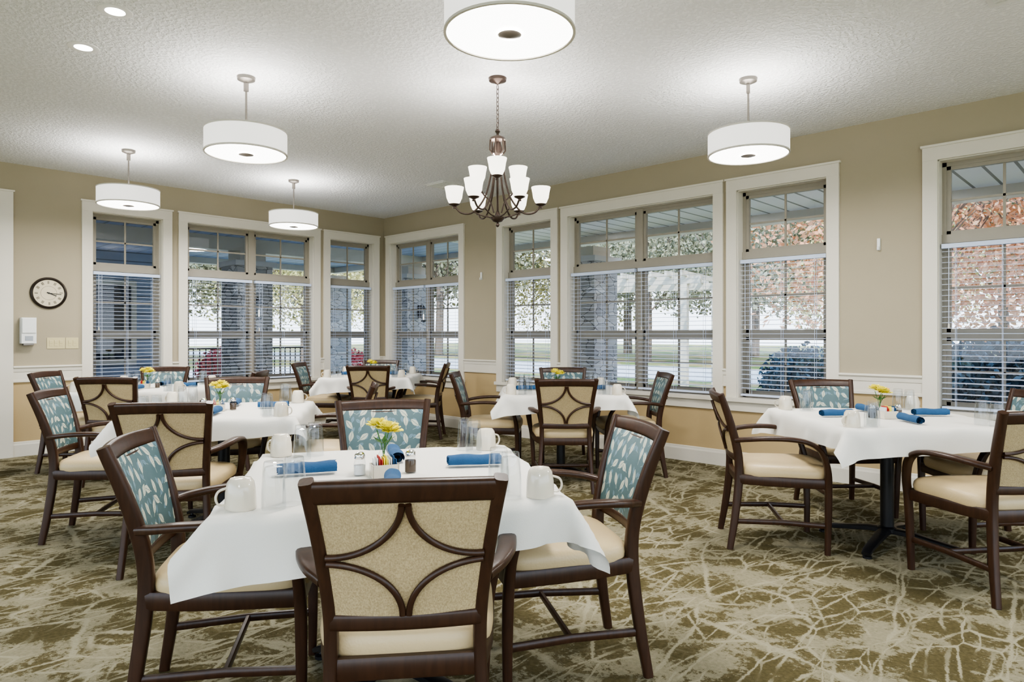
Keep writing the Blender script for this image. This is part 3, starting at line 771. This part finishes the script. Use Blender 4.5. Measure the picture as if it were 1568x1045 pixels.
# building wing seen through the left window
b = MB(); SID = soffit_mat('lap_siding', 2, srgb(96, 106, 124), srgb(160, 172, 194), 6.0); dk = simple('dark_glazing', srgb(50, 58, 72), .1, noise=.1)
b.box(-22, -14.3, -6, 5.1, -.16, ZS, SID); b.box(-22.3, -14.24, -6.2, 5.3, ZS+.3, ZS+.5, M_white_paint)
for y in (.2, 3.0):
    b.box(-14.3, -14.26, y, y+1.5, .7, 2.3, M_white_paint); b.box(-14.26, -14.25, y+.1, y+.70, .8, 2.2, dk); b.box(-14.26, -14.25, y+.8, y+1.4, .8, 2.2, dk)
obj('building_wing', b.mesh('building_wing', False))
def stone_mat():
    m, nt, out = new_mat('stacked_stone')
    p = N(nt, 'ShaderNodeBsdfPrincipled'); p.inputs['Roughness'].default_value = .9
    tc = N(nt, 'ShaderNodeTexCoord'); v = mapping(nt, tc.outputs['Object'], (4.5, 4.5, 9))
    vo = N(nt, 'ShaderNodeTexVoronoi', distance='CHEBYCHEV'); vo.inputs['Scale'].default_value = 1; L(nt, v, vo.inputs['Vector'])
    vd = N(nt, 'ShaderNodeTexVoronoi', feature='DISTANCE_TO_EDGE'); vd.inputs['Scale'].default_value = 1; L(nt, v, vd.inputs['Vector'])
    sc = N(nt, 'ShaderNodeSeparateColor'); L(nt, vo.outputs['Color'], sc.inputs[0])
    c = mix(nt, sc.outputs[0], srgb(160, 160, 162), srgb(215, 212, 208)); c = mix(nt, sm(nt, vd.outputs['Distance'], .0, .06, 1, 0), c, srgb(100, 100, 100))
    L(nt, c, p.inputs['Base Color']); L(nt, p.outputs[0], out.inputs[0]); return m
M_stone = stone_mat()
b = MB(); b.box(-.30, .30, -.30, .30, -.03, 2.4, M_stone); b.box(-.35, .35, -.35, .35, 2.4, 2.48, M_conc); b.box(-.22, .22, -.22, .22, 2.48, ZS-.22, M_white_paint); b.box(-.35, .35, -.35, .35, -.03, .12, M_stone)
COL = b.mesh('stone_column', False)
b = MB(); b.box(0, .02, -.05, .05, -.10, .14, M_black); b.sweep(cr([(.02, 0, .10), (.08, 0, .17), (.13, 0, .12)], 4), .012, .012, M_black, (0, 1, 0), n=6)
b.lathe([(0, .13), (.02, .12), (.075, .06), (.08, .05), (.06, .05)], M_black, (.13, 0, 0), 6); b.lathe([(.055, .05), (.045, -.16)], M_glass, (.13, 0, 0), 6); b.lathe([(.05, -.16), (.05, -.18), (.01, -.21), (0, -.21)], M_black, (.13, 0, 0), 6)
for k in range(6):
    a = k*math.pi/3; b.sweep([(.13+.057*math.cos(a), .057*math.sin(a), .05), (.13+.047*math.cos(a), .047*math.sin(a), -.16)], .008, .008, M_black, n=4)
b.lathe([(.012, -.15), (.012, -.05), (0, -.03)], M_bell, (.13, 0, 0), 8)
LAN = b.mesh('wall_lantern', False)
for x, y in [(-11.1, 8.62), (-6.55, 8.65), (-11.1, 5.2), (-11.1, 2.3), (-11.1, -1.0), (2.5, 8.65), (-14.0, 8.62)]:
    obj('stone_column', COL, (x, y, 0))
    if x == -11.1: obj('wall_lantern', LAN, (x+.30, y, 1.72), 0)
# foliage
def foliage_mesh(name, blobs, count, size, cols, trunk=None, seed=1):
    rnd = np.random.RandomState(seed); b = MB()
    m, nt, out = new_mat(name+'_leaves'); p = N(nt, 'ShaderNodeBsdfDiffuse')
    g = N(nt, 'ShaderNodeNewGeometry'); wn = N(nt, 'ShaderNodeTexNoise'); wn.inputs['Scale'].default_value = 1.2; wn.inputs['Detail'].default_value = 3; L(nt, g.outputs['Position'], wn.inputs['Vector'])
    f = math_n(nt, 'ADD', math_n(nt, 'MULTIPLY', g.outputs['Random Per Island'], .5), math_n(nt, 'MULTIPLY', wn.outputs['Fac'], .5))
    L(nt, mix(nt, f, cols[0], cols[1]), p.inputs[0]); L(nt, p.outputs[0], out.inputs[0])
    tot = sum(q[3]*q[4]*q[5] for q in blobs)
    for (cx, cy, cz, rx, ry, rz) in blobs:
        k = int(count*rx*ry*rz/tot)
        d = rnd.normal(size=(k, 3)); d /= np.linalg.norm(d, axis=1)[:, None]; d *= (rnd.rand(k, 1)**.4)
        c = d*np.array([rx, ry, rz])+np.array([cx, cy, cz])
        a = rnd.normal(size=(k, 3)); a /= np.linalg.norm(a, axis=1)[:, None]
        e = rnd.normal(size=(k, 3)); e = np.cross(a, e); e /= np.linalg.norm(e, axis=1)[:, None]
        s = size*(.6+.8*rnd.rand(k, 1))
        q = np.stack([c-a*s, c-e*s*.55, c+a*s, c+e*s*.55], 1).reshape(-1, 3)
        b.add(q.tolist(), [(4*i, 4*i+1, 4*i+2, 4*i+3) for i in range(k)], m)
    if trunk: trunk(b, rnd)
    return b.mesh(name, False)
M_bark = simple('bark', srgb(122, 110, 100), .95, noise=.3, nscale=8)
def trunk(hh, r, nb=22):
    def f(b, rnd):
        b.sweep(cr([(0, 0, 0), (.05, 0, hh*.3), (-.06, .05, hh*.6), (0, 0, hh)], 4), [r*2*(1-.6*i/12) for i in range(13)], [r*2*(1-.6*i/12) for i in range(13)], M_bark, n=8, sq=2)
        for k in range(nb):
            a = rnd.rand()*6.28; z = hh*(.25+.7*rnd.rand()); l = hh*.42*(.5+.6*rnd.rand())
            ws = [r*.6, r*.5, r*.42, r*.34, r*.26, r*.18, r*.1]
            b.sweep(cr([(0, 0, z), (math.cos(a)*l*.4, math.sin(a)*l*.4, z+l*.4), (math.cos(a)*l*.8, math.sin(a)*l*.8, z+l)], 3), ws, ws, M_bark, n=6, sq=2)
            for q in range(3):
                a2 = a+rnd.uniform(-1, 1); t = rnd.uniform(.3, .8); p0 = Vector((math.cos(a)*l*.8*t, math.sin(a)*l*.8*t, z+l*t)); l2 = l*.5
                p1 = p0+Vector((math.cos(a2)*l2*.7, math.sin(a2)*l2*.7, l2*.7))
                b.sweep([p0, (p0+p1)/2+Vector((0, 0, .05)), p1], [r*.3, r*.2, r*.08], [r*.3, r*.2, r*.08], M_bark, n=5, sq=2)
    return f
def blobs(R, hh, k, seed):
    rn = random.Random(seed)
    return [(rn.uniform(-R, R)*.7, rn.uniform(-R, R)*.7, hh*rn.uniform(.35, 1.1), R*rn.uniform(.4, .65), R*rn.uniform(.4, .65), R*rn.uniform(.35, .6)) for _ in range(k)]
T_or = foliage_mesh('autumn_tree', blobs(3.2, 6.5, 16, 1), 17000, .06, (srgb(198, 128, 96), srgb(244, 206, 168)), trunk(6, .12), 2)
T_ye = foliage_mesh('autumn_tree', blobs(3.0, 7, 14, 4), 11000, .075, (srgb(146, 142, 86), srgb(222, 212, 158)), trunk(7, .14), 3)
T_gr = foliage_mesh('woodland_tree', blobs(3.0, 7, 12, 8), 7000, .095, (srgb(104, 110, 84), srgb(188, 184, 160)), trunk(8, .16), 4)
rn = random.Random(11)
for x, y, me, s, nm in [(-3.9, 15.0, T_or, 1.0, 'autumn_tree'), (.6, 14.5, T_or, .95, 'autumn_tree'), (-1.2, 19.0, T_or, 1.2, 'autumn_tree'), (4.5, 15, T_or, 1, 'autumn_tree'),
        (-8.5, 31, T_ye, 1.3, 'autumn_tree'), (-14.5, 31, T_gr, 1.2, 'woodland_tree'), (-20, 31.5, T_gr, 1.2, 'woodland_tree'), (-32, 18, T_ye, 1.2, 'autumn_tree'), (-32, 9.5, T_gr, 1, 'woodland_tree'), (-33, 3, T_gr, 1.2, 'woodland_tree')]:
    o = obj(nm, me, (x, y, -.16), rn.uniform(0, 360)); o.scale = (s, s, s)
for i in range(24):
    t = i/23; a = math.radians(55+125*t); R = 46+rn.uniform(-5, 5)
    o = obj('woodland_tree', [T_gr, T_ye, T_gr, T_gr][i % 4], (math.cos(a)*R-4, math.sin(a)*R, -.16), rn.uniform(0, 360)); s = rn.uniform(1.5, 2.1); o.scale = (s, s, s*.9)
BUSH = foliage_mesh('holly_bush', [(0, 0, .60, .75, .6, .58), (.4, .1, .6, .5, .5, .55), (-.45, 0, .55, .5, .5, .5), (.1, -.1, .9, .45, .4, .35)], 5200, .04, (srgb(24, 44, 54), srgb(130, 158, 176)), None, 6)
for x, y, s in [(-3.9, 10.2, 1.0), (-2.6, 9.9, 1.1), (-1.6, 9.9, 1.15), (-.7, 9.8, 1.2), (.2, 9.9, 1.15), (1.2, 10, 1.1)]:
    o = obj('holly_bush', BUSH, (x, y, -.14), rn.uniform(0, 360)); o.scale = (s, s, s*1.05)
RB = foliage_mesh('red_shrub', [(0, 0, .6, .7, .7, .55)], 2500, .05, (srgb(130, 40, 50), srgb(215, 110, 110)), None, 9)
for x, y in [(-16.5, 7.2), (-15.5, 9.8)]: obj('red_shrub', RB, (x, y, -.16))
b = MB()
for i in range(28): b.box(-.008, .008, i*.12-.008, i*.12+.008, -.03, 1.0, M_black)
b.box(-.015, .015, 0, 3.3, .98, 1.02, M_black); b.box(-.012, .012, 0, 3.3, .06, .09, M_black); obj('porch_railing', b.mesh('porch_railing', False), (-13.7, 5.1, 0), 0)
# white pergola
b = MB()
for x in (0, 3.2):
    for y in (0, 2.4): b.box(x-.08, x+.08, y-.08, y+.08, -.16, 2.5, M_white_paint)
for y in (0, 2.4): b.box(-.4, 3.6, y-.05, y+.05, 2.5, 2.68, M_white_paint)
for i in range(10): b.box(-.2+i*.38, -.14+i*.38, -.4, 2.8, 2.68, 2.8, M_white_paint)
obj('garden_pergola', b.mesh('garden_pergola', False), (-11.5, 14.2, 0), 10)

# ------------------------------------------------------------------ world, sun, camera
w = bpy.data.worlds.new('world'); scene.world = w; w.use_nodes = True; nt = w.node_tree; nt.nodes.clear()
out = nt.nodes.new('ShaderNodeOutputWorld'); bg = nt.nodes.new('ShaderNodeBackground'); bg.inputs[1].default_value = 2.1
tc = N(nt, 'ShaderNodeTexCoord'); sp = N(nt, 'ShaderNodeSeparateXYZ'); L(nt, tc.outputs['Generated'], sp.inputs[0])
L(nt, mix(nt, sm(nt, sp.outputs[2], 0, .6), (.84, .92, 1.0), (.46, .68, 1.0)), bg.inputs[0]); L(nt, bg.outputs[0], out.inputs[0])
s = bpy.data.lights.new('sun', 'SUN'); s.energy = 2.8; s.angle = .01; s.color = (1, .95, .88)
so = bpy.data.objects.new('sun', s); scene.collection.objects.link(so)
d = Vector((-.55, .5, -.65)); so.rotation_euler = d.to_track_quat('-Z', 'Y').to_euler()
cam = bpy.data.cameras.new('camera'); cam.lens = 24; cam.sensor_width = 36; cam.shift_y = -.006; cam.clip_end = 300
co = bpy.data.objects.new('camera', cam); scene.collection.objects.link(co)
co.location = (0, 0, 1.27); co.rotation_euler = (math.radians(90), 0, math.radians(YAW))
scene.camera = co
scene.view_settings.view_transform = 'AgX'
try: scene.view_settings.look = 'AgX - Medium High Contrast'
except Exception as ex: print(ex)
scene.view_settings.exposure = 0.95
